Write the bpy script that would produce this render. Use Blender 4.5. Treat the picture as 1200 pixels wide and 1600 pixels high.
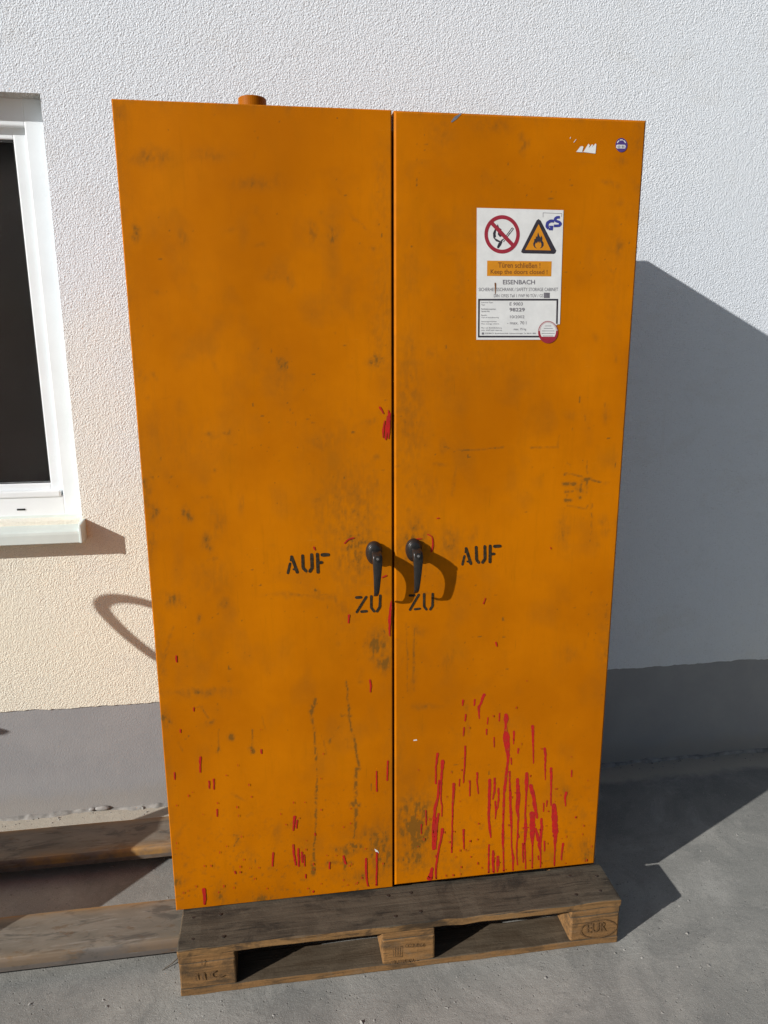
import bpy, bmesh, math, random
import numpy as np
from mathutils import Vector, Matrix

random.seed(7); rng = np.random.default_rng(7)
for o in list(bpy.data.objects): bpy.data.objects.remove(o)
scene = bpy.context.scene
col = scene.collection

# ---------------------------------------------------------------- camera
CAM = (0.3192, -1.7737, 1.6586); ROT = (1.3419, 0.0042, -0.1451); FPX = 1151.88
cd = bpy.data.cameras.new('camera'); cam = bpy.data.objects.new('camera', cd); col.objects.link(cam)
cam.location = CAM; cam.rotation_euler = ROT
cd.sensor_fit = 'VERTICAL'; cd.sensor_height = 36.0; cd.lens = FPX / 1600 * 36.0
cd.clip_start = 0.05; cd.clip_end = 500
scene.camera = cam
scene.render.resolution_x = 768; scene.render.resolution_y = 1024

# ---------------------------------------------------------------- sky and sun
SUN = Vector((1.924, 0.977, -1.0)).normalized()          # direction the light travels
EL = math.asin(-SUN.z); AZ = math.atan2(-SUN.x, -SUN.y)  # azimuth from +Y towards +X
w = bpy.data.worlds.new('World'); scene.world = w; w.use_nodes = True
nt = w.node_tree; bg = nt.nodes['Background']
sky = nt.nodes.new('ShaderNodeTexSky'); sky.sky_type = 'NISHITA'; sky.sun_disc = False
sky.sun_elevation = EL; sky.sun_rotation = AZ
sky.air_density = 1.0; sky.dust_density = 1.0; sky.ozone_density = 1.0
nt.links.new(sky.outputs[0], bg.inputs[0]); bg.inputs[1].default_value = 0.058
sd = bpy.data.lights.new('sun', 'SUN'); sd.energy = 5.0; sd.angle = math.radians(0.53); sd.color = (1.0, 0.975, 0.94)
so = bpy.data.objects.new('sun', sd); col.objects.link(so)
so.rotation_euler = SUN.to_track_quat('-Z', 'Y').to_euler(); so.location = (-6, -4, 5)
vs = scene.view_settings
scene.display_settings.display_device = 'sRGB'
vs.view_transform = 'Standard'; vs.look = 'None'; vs.gamma = 1.0; vs.use_curve_mapping = False
vs.exposure = 0.04

# ---------------------------------------------------------------- pixel -> plane helpers
MR = np.array(cam.rotation_euler.to_matrix()); CC = np.array(CAM)
def ray(u, v): return MR @ np.array([(u-600)/FPX, -(v-800)/FPX, -1.0])
def ony(u, v, y=0.0):
    d = ray(u, v); return CC + d*((y-CC[1])/d[1])
def onz(u, v, z=0.0):
    d = ray(u, v); return CC + d*((z-CC[2])/d[2])
def topx(P):
    q = (P-CC) @ MR
    return 600+FPX*q[:, 0]/-q[:, 2], 800-FPX*q[:, 1]/-q[:, 2]

# ---------------------------------------------------------------- object helpers
def link(name, me, mat=None, parent=None):
    o = bpy.data.objects.new(name, me); col.objects.link(o)
    if parent is not None:
        o.parent = parent
        o.matrix_parent_inverse = Matrix.Translation(-Vector(parent_world(parent)))
    if mat is not None:
        for m in (mat if isinstance(mat, (list, tuple)) else [mat]): me.materials.append(m)
    return o
def parent_world(p):
    v = Vector((0, 0, 0))
    while p is not None:
        v = v + p.location
        if p.parent is not None: v = v + p.matrix_parent_inverse.translation
        p = p.parent
    return v
def empty(name, loc, label, cat, group=None):
    o = bpy.data.objects.new(name, None); col.objects.link(o); o.location = loc
    o.empty_display_size = 0.1
    tag(o, label, cat, group); return o
def tag(o, label=None, cat=None, group=None, kind=None):
    if label: o['label'] = label
    if cat: o['category'] = cat
    if group: o['group'] = group
    if kind: o['kind'] = kind
    return o
def bmobj(name, bm, mat=None, parent=None, smooth=False):
    me = bpy.data.meshes.new(name); bm.normal_update(); bm.to_mesh(me); bm.free()
    if smooth:
        for p in me.polygons: p.use_smooth = True
    return link(name, me, mat, parent)
def pydata(name, v, f, mat=None, parent=None, smooth=False, mi=None):
    me = bpy.data.meshes.new(name); me.from_pydata([tuple(map(float, a)) for a in v], [], f); me.update()
    if smooth:
        for p in me.polygons: p.use_smooth = True
    o = link(name, me, mat, parent)
    if mi is not None:
        for p, i in zip(me.polygons, mi): p.material_index = i
    return o
def add_box(bm, a, b, bevel=0.0, seg=2, mi=0):
    r = bmesh.ops.create_cube(bm, size=1.0)
    vs_ = r['verts']
    for v in vs_:
        v.co = Vector([a[i] + (v.co[i]+0.5)*(b[i]-a[i]) for i in range(3)])
    fs = set(f for v in vs_ for f in v.link_faces)
    for f in fs: f.material_index = mi
    if bevel > 0:
        es = list(set(e for v in vs_ for e in v.link_edges))
        bmesh.ops.bevel(bm, geom=es, offset=bevel, segments=seg, profile=0.5, affect='EDGES')
def box(name, a, b, mat, parent=None, bevel=0.0, seg=2):
    bm = bmesh.new(); add_box(bm, a, b, bevel, seg)
    return bmobj(name, bm, mat, parent)
def add_tube(bm, pts, rad, n=12, cap=True, closed=False):
    pts = [Vector(p) for p in pts]; rings = []
    rads = rad if isinstance(rad, (list, tuple)) else [rad]*len(pts)
    N = len(pts); up = None
    for i, p in enumerate(pts):
        if closed: t = pts[(i+1) % N]-pts[i-1]
        else: t = pts[min(i+1, N-1)]-pts[max(i-1, 0)]
        t.normalize()
        if up is None: up = Vector((0, 0, 1)) if abs(t.z) < .9 else Vector((1, 0, 0))
        a = t.cross(up).normalized(); b = a.cross(t).normalized(); up = b
        rings.append([bm.verts.new(p+(a*math.cos(2*math.pi*k/n)+b*math.sin(2*math.pi*k/n))*rads[i]) for k in range(n)])
    M = N if closed else N-1
    for i in range(M):
        r0, r1 = rings[i], rings[(i+1) % N]
        for k in range(n): bm.faces.new((r0[k], r0[(k+1) % n], r1[(k+1) % n], r1[k]))
    if cap and not closed:
        bm.faces.new(rings[0][::-1]); bm.faces.new(rings[-1])
def smooth_pts(pts, it=2, closed=False):
    pts = [np.array(p, float) for p in pts]
    for _ in range(it):
        out = []
        n = len(pts)
        for i in range(n if closed else n-1):
            a, b = pts[i], pts[(i+1) % n]
            out += [a*.75+b*.25, a*.25+b*.75]
        if not closed: out = [pts[0]]+out+[pts[-1]]
        pts = out
    return pts

# value noise for geometry and stain masks
def vnoise(x, y, seed=0):
    x = np.asarray(x, float); y = np.asarray(y, float)
    xi = np.floor(x).astype(np.int64); yi = np.floor(y).astype(np.int64); xf = x-xi; yf = y-yi
    def h(a, b):
        n = (a*374761393 + b*668265263 + seed*1442695041) & 0x7fffffff
        n = ((n ^ (n >> 13))*1274126177) & 0x7fffffff
        return ((n ^ (n >> 16)) & 0xffff)/65535.0
    sx = xf*xf*(3-2*xf); sy = yf*yf*(3-2*yf)
    return (h(xi, yi)*(1-sx)+h(xi+1, yi)*sx)*(1-sy)+(h(xi, yi+1)*(1-sx)+h(xi+1, yi+1)*sx)*sy
def fbm(x, y, seed=0, oc=4):
    s = 0; a = .5; t = 0
    for i in range(oc):
        s = s+a*vnoise(x*2**i, y*2**i, seed+i); t += a; a *= .5
    return s/t

# ---------------------------------------------------------------- materials
class NT:
    def __init__(s, name):
        s.m = bpy.data.materials.new(name); s.m.use_nodes = True
        s.t = s.m.node_tree; s.b = s.t.nodes['Principled BSDF']; s._co = None
    def n(s, typ, **kw):
        nd = s.t.nodes.new(typ)
        for k, v in kw.items(): setattr(nd, k, v)
        return nd
    def l(s, a, b): s.t.links.new(a, b)
    def put(s, sock, v):
        if hasattr(v, 'is_linked') or hasattr(v, 'links'): s.l(v, sock)
        else: sock.default_value = v
    def co(s):
        if s._co is None:
            g = s.n('ShaderNodeNewGeometry'); s._co = g.outputs['Position']; s.geo = g
        return s._co
    def mapped(s, scale=(1, 1, 1), rot=(0, 0, 0), loc=(0, 0, 0)):
        m = s.n('ShaderNodeMapping'); s.l(s.co(), m.inputs[0])
        m.inputs['Scale'].default_value = scale; m.inputs['Rotation'].default_value = rot; m.inputs['Location'].default_value = loc
        return m.outputs[0]
    def noise(s, scale, detail=4, rough=.55, vec=None, dist=0.0):
        n = s.n('ShaderNodeTexNoise'); s.l(vec if vec is not None else s.co(), n.inputs['Vector'])
        n.inputs['Scale'].default_value = scale; n.inputs['Detail'].default_value = detail
        n.inputs['Roughness'].default_value = rough; n.inputs['Distortion'].default_value = dist
        return n.outputs['Fac']
    def voro(s, scale, vec=None, feature='F1'):
        n = s.n('ShaderNodeTexVoronoi', feature=feature); s.l(vec if vec is not None else s.co(), n.inputs['Vector'])
        n.inputs['Scale'].default_value = scale
        return n.outputs['Distance']
    def ramp(s, fac, a, b, lo=0.0, hi=1.0):
        n = s.n('ShaderNodeMapRange'); s.l(fac, n.inputs['Value']); n.interpolation_type = 'SMOOTHSTEP'
        n.inputs['From Min'].default_value = a; n.inputs['From Max'].default_value = b
        n.inputs['To Min'].default_value = lo; n.inputs['To Max'].default_value = hi
        return n.outputs['Result']
    def math(s, op, a, b=0.0):
        n = s.n('ShaderNodeMath', operation=op); s.put(n.inputs[0], a); s.put(n.inputs[1], b); return n.outputs[0]
    def mix(s, fac, a, b):
        n = s.n('ShaderNodeMix', data_type='RGBA'); s.put(n.inputs[0], fac)
        for sk, v in ((n.inputs[6], a), (n.inputs[7], b)):
            if isinstance(v, tuple): sk.default_value = (*v, 1.0)
            else: s.l(v, sk)
        return n.outputs[2]
    def sep(s, vec):
        n = s.n('ShaderNodeSeparateXYZ'); s.l(vec, n.inputs[0]); return n.outputs
    def bump(s, h, dist=.01, strength=1.0):
        n = s.n('ShaderNodeBump'); s.l(h, n.inputs['Height']); n.inputs['Distance'].default_value = dist
        n.inputs['Strength'].default_value = strength
        s.l(n.outputs[0], s.b.inputs['Normal'])
    def set(s, color=None, rough=None, metal=None, spec=None):
        if color is not None:
            if isinstance(color, tuple): s.b.inputs['Base Color'].default_value = (*color, 1)
            else: s.l(color, s.b.inputs['Base Color'])
        if rough is not None: s.put(s.b.inputs['Roughness'], rough)
        if metal is not None: s.put(s.b.inputs['Metallic'], metal)
        if spec is not None: s.b.inputs['Specular IOR Level'].default_value = spec
        return s.m
def flat(name, c, rough=.6, spec=.3, var=.12, scale=25):
    m = NT(name); f = m.noise(scale, 4, .6)
    lo = tuple(x*(1-var) for x in c); hi = tuple(min(1, x*(1+var)) for x in c)
    return m.set(m.mix(m.ramp(f, .3, .7), lo, hi), rough, spec=spec)

def mat_plaster():
    m = NT('white_scratch_plaster')
    g1 = m.noise(215, 3, .6, dist=.3)
    g2 = m.noise(520, 2, .6)
    v = m.voro(190)
    h = m.math('ADD', g1, m.math('MULTIPLY', g2, .3))
    h = m.math('ADD', h, m.math('MULTIPLY', v, .35))
    big = m.noise(2.2, 4, .6); mid = m.noise(14, 4, .6); sc = m.noise(60, 4, .65)
    h2 = m.math('ADD', h, m.math('MULTIPLY', sc, .5))
    m.bump(h2, .0050, .85)
    # patchy tint in the base colour: cream low on the left, bluish white elsewhere
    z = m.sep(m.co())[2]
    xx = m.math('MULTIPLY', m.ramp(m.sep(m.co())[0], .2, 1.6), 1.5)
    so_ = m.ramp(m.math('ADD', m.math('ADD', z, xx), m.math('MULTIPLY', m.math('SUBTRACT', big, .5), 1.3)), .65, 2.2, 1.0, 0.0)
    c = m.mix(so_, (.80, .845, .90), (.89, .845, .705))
    trow = m.noise(5, 5, .65, vec=m.mapped((1, 1, 1.8)), dist=.6)
    c = m.mix(m.ramp(trow, .52, .75, 0, .22), c, (.66, .655, .63))
    drip = m.noise(3, 5, .7, vec=m.mapped((7, 1, .45)))
    c = m.mix(m.ramp(drip, .58, .78, 0, .16), c, (.58, .57, .53))
    c = m.mix(m.ramp(g1, .28, .41, .34, 0.0), c, (.42, .40, .36))
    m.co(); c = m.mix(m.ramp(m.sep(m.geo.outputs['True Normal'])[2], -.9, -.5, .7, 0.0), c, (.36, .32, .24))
    c = m.mix(m.ramp(mid, .62, .78, 0.0, .12), c, (.50, .47, .43))
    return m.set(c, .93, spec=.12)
def mat_plinth():
    m = NT('grey_plinth_paint')
    g1 = m.noise(220, 3, .6); mid = m.noise(9, 5, .6); st = m.noise(6, 4, .6, vec=m.mapped((4, 4, .6)))
    m.bump(m.math('ADD', g1, m.math('MULTIPLY', mid, .3)), .0016, .7)
    c = m.mix(m.ramp(mid, .25, .75), (.300, .302, .308), (.335, .335, .337))
    c = m.mix(m.ramp(st, .55, .75, 0, .25), c, (.37, .36, .34))
    z = m.sep(m.co())[2]
    dirt = m.ramp(m.math('ADD', z, m.math('MULTIPLY', mid, -.12)), -.02, .05, .45, 0.0)
    c = m.mix(dirt, c, (.30, .275, .24))
    return m.set(c, .85, spec=.2)
def mat_ground():
    m = NT('worn_concrete')
    big = m.noise(1.3, 5, .6); mid = m.noise(6, 7, .7, dist=.3); fine = m.noise(75, 6, .72); grit = m.noise(330, 3, .65)
    scr = m.noise(16, 7, .75, vec=m.mapped((1.0, 2.6, 1.0), rot=(0, 0, math.radians(-38))), dist=.25)
    v = m.voro(55); vs_ = m.voro(140)
    pitm = m.math('MULTIPLY', m.ramp(v, .05, .17, 1.0, 0.0), m.ramp(mid, .46, .56))
    pits = m.math('MULTIPLY', m.ramp(vs_, .10, .26, 1.0, 0.0), m.ramp(m.noise(30, 3, .6), .55, .66))
    h = m.math('ADD', m.math('MULTIPLY', fine, .30), m.math('MULTIPLY', grit, .30))
    h = m.math('ADD', h, m.math('MULTIPLY', mid, .9))
    h = m.math('ADD', h, m.math('MULTIPLY', m.math('MULTIPLY', scr, m.ramp(big, .42, .62)), .75))
    h = m.math('SUBTRACT', h, m.math('MULTIPLY', pitm, .35)); h = m.math('SUBTRACT', h, m.math('MULTIPLY', pits, .25))
    m.bump(h, .0055, .75)
    c = m.mix(m.ramp(big, .32, .68), (.222, .222, .206), (.302, .296, .272))
    c = m.mix(m.ramp(mid, .50, .70, 0, .5), c, (.38, .37, .335))
    c = m.mix(m.ramp(scr, .56, .72, 0, .4), c, (.40, .385, .345))
    c = m.mix(m.ramp(fine, .55, .70, 0, .45), c, (.13, .13, .12))
    c = m.mix(m.math('MULTIPLY', pits, .8), c, (.06, .058, .052))
    c = m.mix(m.math('MULTIPLY', pitm, .5), c, (.10, .098, .09))
    cloud = m.noise(3.4, 6, .7, dist=.8)
    c = m.mix(m.ramp(cloud, .40, .55, .45, 0.0), c, (.155, .158, .15))
    c = m.mix(m.ramp(cloud, .55, .72, 0.0, .5), c, (.40, .39, .36))
    c = m.mix(m.ramp(grit, .58, .66, 0, .6), c, (.50, .49, .46))
    c = m.mix(m.ramp(grit, .30, .40, .6, 0), c, (.10, .10, .095))
    # cement and plaster residue trodden in along the foot of the wall
    y = m.sep(m.co())[1]
    foot = m.ramp(m.math('ADD', y, m.math('MULTIPLY', m.math('SUBTRACT', mid, .5), .12)), .58, .63, 0.0, .85)
    c = m.mix(foot, c, (.46, .42, .345))
    return m.set(c, .9, spec=.2)
def mat_orange():
    m = NT('orange_enamel')
    at = m.n('ShaderNodeAttribute', attribute_name='grime')
    gr = at.outputs['Fac']
    big = m.noise(2.2, 5, .6); mid = m.noise(9, 6, .65, vec=m.mapped((1.4, 1, .7))); fine = m.noise(70, 5, .7)
    smear = m.noise(12, 6, .7, vec=m.mapped((5, 1, .5)))
    c = m.mix(m.ramp(big, .3, .7), (.43, .121, .0), (.560, .167, .0))
    c = m.mix(m.ramp(mid, .5, .8, 0, .30), c, (.34, .115, .0))
    c = m.mix(m.math('MULTIPLY', m.ramp(smear, .5, .75, 0, .28), m.ramp(big, .35, .65)), c, (.26, .095, .002))
    crisp = m.ramp(m.math('ADD', gr, m.math('MULTIPLY', m.math('SUBTRACT', m.noise(120, 5, .75, vec=m.mapped((1, 1, .6))), .5), 1.5)), .38, .60)
    gsoft = m.math('ADD', m.math('MULTIPLY', gr, .95), m.math('MULTIPLY', m.math('MULTIPLY', crisp, m.ramp(gr, .04, .25)), .26))
    gm = m.math('MULTIPLY', gsoft, m.ramp(m.math('ADD', m.math('MULTIPLY', fine, .6), m.math('MULTIPLY', mid, .4)), .32, .62, .55, 1.2))
    n = m.n('ShaderNodeClamp'); m.l(gm, n.inputs[0])
    c = m.mix(m.math('MINIMUM', n.outputs[0], .72), c, (.105, .064, .014))
    sp = m.voro(38, vec=m.mapped((1, 1, .8)))
    spn = m.noise(4, 3, .6)
    c = m.mix(m.math('MULTIPLY', m.ramp(sp, .035, .075, .6, 0.0), m.ramp(spn, .5, .62)), c, (.10, .055, .015))
    scr = m.noise(7, 3, .6, vec=m.mapped((26, 1, 1.2), rot=(0, math.radians(6), 0)))
    c = m.mix(m.math('MULTIPLY', m.ramp(scr, .66, .70, 0, .35), m.ramp(mid, .45, .6)), c, (.24, .09, .004))
    scr2 = m.noise(5, 3, .6, vec=m.mapped((3, 1, 60), rot=(0, math.radians(-9), 0)))
    c = m.mix(m.math('MULTIPLY', m.ramp(scr2, .69, .72, 0, .35), m.ramp(big, .45, .6)), c, (.64, .26, .03))
    wave = m.noise(1.8, 2, .5)
    m.bump(m.math('ADD', m.math('MULTIPLY', wave, 1.0), m.math('MULTIPLY', fine, .006)), .012, .8)
    r = m.math('ADD', m.ramp(mid, .3, .7, .50, .62), m.math('MULTIPLY', n.outputs[0], .2))
    return m.set(c, r, spec=.06)
def mat_orange_plain():
    m = NT('orange_enamel_plain')
    mid = m.noise(9, 5, .6)
    return m.set(m.mix(m.ramp(mid, .3, .7), (.33, .095, .0), (.43, .125, .0)), .5, spec=.08)
def mat_wood(name, top, side, dark=(.05, .04, .03)):
    m = NT(name)
    oi = m.n('ShaderNodeObjectInfo')
    vadd = m.n('ShaderNodeVectorMath', operation='ADD')
    cx = m.n('ShaderNodeCombineXYZ'); m.l(m.math('MULTIPLY', oi.outputs['Random'], 37.0), cx.inputs[0]); m.l(m.math('MULTIPLY', oi.outputs['Random'], 11.0), cx.inputs[1])
    tc = m.n('ShaderNodeTexCoord')
    m.l(tc.outputs['Object'], vadd.inputs[0]); m.l(cx.outputs[0], vadd.inputs[1])
    mp = m.n('ShaderNodeMapping'); m.l(vadd.outputs[0], mp.inputs[0]); mp.inputs['Scale'].default_value = (2.2, 45, 45)
    grain = m.noise(2.0, 6, .7, vec=mp.outputs[0], dist=.8)
    mp2 = m.n('ShaderNodeMapping'); m.l(vadd.outputs[0], mp2.inputs[0]); mp2.inputs['Scale'].default_value = (4, 14, 14)
    blot = m.noise(1.6, 5, .65, vec=mp2.outputs[0]); fine = m.noise(160, 3, .6)
    m.co(); up = m.ramp(m.sep(m.geo.outputs['True Normal'])[2], .4, .8)
    c = m.mix(up, m.mix(m.ramp(grain, .32, .68), tuple(x*.72 for x in side), tuple(x*1.2 for x in side)),
              m.mix(m.ramp(grain, .32, .68), tuple(x*.72 for x in top), tuple(x*1.25 for x in top)))
    c = m.mix(m.ramp(blot, .50, .68, 0, .8), c, dark)
    crack = m.noise(3.0, 4, .6, vec=mp.outputs[0])
    c = m.mix(m.ramp(crack, .34, .40, .7, 0.0), c, dark)
    c = m.mix(m.ramp(blot, .30, .42, .35, 0.0), c, tuple(min(1, x*1.7) for x in top))
    st = m.noise(9, 5, .7, dist=.5)
    c = m.mix(m.ramp(st, .54, .66, 0, .6), c, dark)
    c = m.mix(m.ramp(st, .36, .44, .22, 0.0), c, tuple(min(1, x*1.9) for x in top))
    c = m.mix(m.math('MULTIPLY', oi.outputs['Random'], .38), c, dark)
    m.bump(m.math('ADD', grain, m.math('MULTIPLY', fine, .3)), .003, .8)
    return m.set(c, .88, spec=.15)
def mat_fork():
    m = NT('worn_fork_steel')
    mid = m.noise(5, 6, .65, vec=m.mapped((1, 3.5, 3.5))); sm = m.noise(9, 5, .7, vec=m.mapped((.8, 2.5, 2)), dist=.6); fine = m.noise(120, 3, .6)
    c = m.mix(m.ramp(mid, .35, .65), (.145, .130, .106), (.205, .183, .150))
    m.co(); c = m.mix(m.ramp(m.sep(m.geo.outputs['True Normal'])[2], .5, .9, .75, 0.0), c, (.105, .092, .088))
    c = m.mix(m.ramp(sm, .50, .62, 0, .75), c, (.070, .066, .060))
    rs = m.noise(28, 6, .75, vec=m.mapped((.6, 1.6, 1.6)))
    c = m.mix(m.ramp(rs, .56, .66, 0, .6), c, (.12, .07, .035))
    c = m.mix(m.ramp(m.noise(60, 3, .6, vec=m.mapped((.15, 2, 2))), .62, .68, 0, .4), c, (.30, .28, .25))
    edge = m.noise(4, 5, .6, vec=m.mapped((1.5, 6, 1)))
    at = m.n('ShaderNodeAttribute', attribute_name='edge')
    pm = m.math('MULTIPLY', at.outputs['Fac'], m.ramp(edge, .36, .56, .15, 1.0))
    c = m.mix(pm, c, (.36, .20, .062))
    m.bump(m.math('ADD', mid, m.math('MULTIPLY', fine, .3)), .0015, .5)
    return m.set(c, .55, metal=.15, spec=.3)

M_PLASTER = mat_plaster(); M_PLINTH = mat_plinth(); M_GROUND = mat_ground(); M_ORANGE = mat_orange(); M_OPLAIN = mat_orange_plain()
M_TOPWOOD = mat_wood('weathered_board', (.088, .074, .054), (.265, .145, .056), (.026, .023, .019))
M_BLOCK = mat_wood('pallet_block_wood', (.11, .085, .058), (.285, .150, .056), (.066, .046, .028))
M_FORK = mat_fork()
M_PVC = flat('white_window_plastic', (.77, .81, .83), .35, .4, .03, 8)
M_SEAL = flat('black_rubber', (.02, .02, .02), .7)
M_SILL = flat('painted_aluminium', (.63, .70, .67), .4, .4, .04, 12)
M_GREEN = flat('dark_green_gasket', (.08, .11, .05), .7)
M_DARKROOM = flat('dark_backing_sheet', (.050, .045, .042), .9, .1, .12, 3)
M_HANDLE = flat('black_plastic', (.018, .016, .015), .34, .5, .25, 60)
M_STEEL = flat('dull_steel', (.16, .155, .15), .4, .5, .2, 90)
M_BLACKGAP = flat('dark_gap_strip', (.012, .008, .004), .8, .1)
M_STENCIL = flat('stencil_black', (.035, .026, .016), .8, .1, .4, 160)
def mat_red():
    m = NT('red_paint'); a = m.noise(55, 4, .7); b = m.noise(9, 3, .6)
    c = m.mix(m.ramp(a, .35, .7), (.50, .020, .016), (.36, .018, .020))
    c = m.mix(m.math('MULTIPLY', m.ramp(a, .52, .66), m.ramp(b, .45, .65, 0, .75)), c, (.40, .085, .006))
    m.bump(a, .001, .6)
    return m.set(c, .4, spec=.1)
M_RED = mat_red()
M_WHITEPRINT = flat('label_white', (.72, .72, .71), .5, .3, .05, 30)
M_REDPRINT = flat('label_red', (.31, .024, .042), .5, .3, .08, 60)
M_BLACKPRINT = flat('label_black', (.035, .03, .04), .55, .3, .2, 90)
M_GREYPRINT = flat('label_grey_print', (.16, .15, .17), .6, .2, .2, 120)
M_ORPRINT = flat('label_orange', (.62, .24, .012), .5, .3, .06, 40)
M_BLUEPRINT = flat('label_blue', (.045, .05, .26), .5, .3, .08, 60)
M_PURPLE = flat('sticker_violet', (.075, .045, .20), .5, .3, .1, 60)
M_BROWNPRINT = flat('band_lettering_brown', (.20, .075, .02), .6, .2, .1, 60)
M_STAMP = flat('burnt_stamp', (.135, .078, .038), .8, .1, .35, 200)
M_TWIG = flat('dry_stalk', (.16, .13, .10), .8)
M_CRUMB = flat('mortar_crumbs', (.27, .262, .245), .9, .2, .3, 30)
M_BLUESCR = flat('blue_paint_scuff', (.16, .17, .20), .6, .2, .2, 60)
M_JACK = flat('truck_enamel', (.50, .20, .02), .45, .4, .15, 12)
M_RUBBER = flat('wheel_rubber', (.03, .03, .03), .7)

# ================================================================ the setting
D = 0.713                     # wall plane
# ground
bm = bmesh.new(); bmesh.ops.create_grid(bm, x_segments=8, y_segments=8, size=60)
ground = bmobj('ground', bm, M_GROUND); tag(ground, kind='structure')

# building
bld = empty('building', (0, D, 0), 'white textured plaster wall of a building with grey painted plinth', 'building')
WX0, WX1, WZ0, WZ1 = -1.62, -0.327, 1.085, 2.363   # window opening
XL, XR, ZT, ZB = -7.0, 8.0, 6.0, 0.413
V = []; F = []
def vadd(x, y, z): V.append((x, y, z)); return len(V)-1
# lower band with a slightly ragged bottom edge
xs = np.arange(-2.6, 3.61, .012)
zj = ZB + (fbm(xs*9, xs*0, 3)-.5)*.012 + (vnoise(xs*70, xs*0, 9)-.5)*.004
bot = [vadd(x, D, z) for x, z in zip(xs, zj)]; lip = [vadd(x, D+.03, z) for x, z in zip(xs, zj)]
up_ = [vadd(x, D, .60) for x in xs]
for i in range(len(xs)-1):
    F.append((bot[i], bot[i+1], up_[i+1], up_[i])); F.append((lip[i], lip[i+1], bot[i+1], bot[i]))
def quad(x0, z0, x1, z1): F.append((vadd(x0, D, z0), vadd(x1, D, z0), vadd(x1, D, z1), vadd(x0, D, z1)))
quad(XL, ZB, xs[0], .60); quad(xs[-1], ZB, XR, .60)
quad(XL, .60, WX0, ZT); quad(WX1, .60, XR, ZT); quad(WX0, .60, WX1, WZ0); quad(WX0, WZ1, WX1, ZT)
RV = .30
for (xa, za, xb, zb) in ((WX1, WZ0, WX1, WZ1), (WX0, WZ1, WX0, WZ0), (WX1, WZ1, WX0, WZ1), (WX0, WZ0, WX1, WZ0)):
    F.append((vadd(xa, D, za), vadd(xa, D+RV, za), vadd(xb, D+RV, zb), vadd(xb, D, zb)))
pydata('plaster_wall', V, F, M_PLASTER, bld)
box('plinth', (XL, D+.004, -.3), (XR, D+.30, ZB+.05), M_PLINTH, bld)
# crumbling mortar joint at the foot of the wall
xs = np.arange(-1.4, 3.2, .006); V = []; F = []
hh = .004 + .012*np.clip(fbm(xs*16, xs*0, 21)-.42, 0, 1)*2
dd = .004 + .020*np.clip(fbm(xs*12, xs*0+5, 31)-.38, 0, 1)*2
for x, h, d in zip(xs, hh, dd):
    V += [(x, D-d, -.002), (x, D-d*.6, h*.8), (x, D+.006, h)]
for i in range(len(xs)-1):
    a = i*3
    F += [(a, a+3, a+4, a+1), (a+1, a+4, a+5, a+2)]
pydata('mortar_joint', V, F, M_CRUMB, bld, smooth=True)
def lump(name, c, r, mat, parent=None, seed=0, sub=2, kind=None):
    bm = bmesh.new(); bmesh.ops.create_icosphere(bm, subdivisions=sub, radius=1)
    rr = random.Random(seed)
    for v in bm.verts:
        k = 1+.28*(rr.random()-.5)
        v.co = Vector((c[0]+v.co.x*r[0]*k, c[1]+v.co.y*r[1]*k, c[2]+v.co.z*r[2]*k))
    return bmobj(name, bm, mat, parent, smooth=True)
for i, (u, v, sx) in enumerate([(160, 1264, .026), (143, 1267, .012)]):
    g = onz(u, v+3, .004)
    lump('mortar_lump', (g[0], D-.003, .010), (sx, .007, .009 if sx > .012 else .006), M_PLINTH, bld, 40+i)

# window: outer frame with sash, pane, bead, sill
R0 = D+.060
def framebox(a, b, bev=.003): return ('b', a, b, bev)
bm = bmesh.new()
FW = .070
add_box(bm, (WX1-FW, R0, WZ0-.01), (WX1+.02, R0+.07, WZ1+.02), .004)
add_box(bm, (WX0-.02, R0, WZ0-.01), (WX0+FW, R0+.07, WZ1+.02), .004)
add_box(bm, (WX0+FW-.003, R0+.0006, WZ1-.075), (WX1-FW+.003, R0+.0694, WZ1+.019), .004)
add_box(bm, (WX0+FW-.003, R0+.0006, WZ0-.009), (WX1-FW+.003, R0+.0694, WZ0+.072), .004)
win = bmobj('window', bm, M_PVC, bld)
win['label'] = 'white plastic window with dark pane and pale metal sill'
SX0, SX1, SZ0, SZ1 = WX0+FW, WX1-FW, WZ0+.072, WZ1-.075
bm = bmesh.new(); sw = .042
add_box(bm, (SX1-sw, R0+.022, SZ0-.01), (SX1+.004, R0+.065, SZ1+.01), .004)
add_box(bm, (SX0-.004, R0+.022, SZ0-.01), (SX0+sw, R0+.065, SZ1+.01), .004)
add_box(bm, (SX0+sw-.003, R0+.0226, SZ1-.032), (SX1-sw+.003, R0+.064, SZ1+.009), .004)
add_box(bm, (SX0+sw-.003, R0+.0226, SZ0-.009), (SX1-sw+.003, R0+.064, SZ0+.040), .004)
bmobj('sash', bm, M_PVC, win)
bm = bmesh.new()
for a, b in (((SX0+sw, R0+.026, SZ1-.037), (SX1-sw, R0+.03, SZ1-.0325)), ((SX0+sw, R0+.026, SZ0+.0405), (SX1-sw, R0+.03, SZ0+.0425)),
             ((SX1-sw-.0035, R0+.026, SZ0+.043), (SX1-sw-.0005, R0+.03, SZ1-.0375))):
    add_box(bm, a, b)
bmobj('glazing_gasket', bm, M_SEAL, win)
box('weather_bar', (SX0+.004, R0-.004, SZ0-.004), (SX1-.006, R0+.0215, SZ0+.019), M_PVC, win, .005)
bm = bmesh.new(); add_box(bm, (SX0-.14+1.0, R0-.0012, WZ0+.026), (SX0-.14+1.026, R0+.0004, WZ0+.0315))
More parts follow.
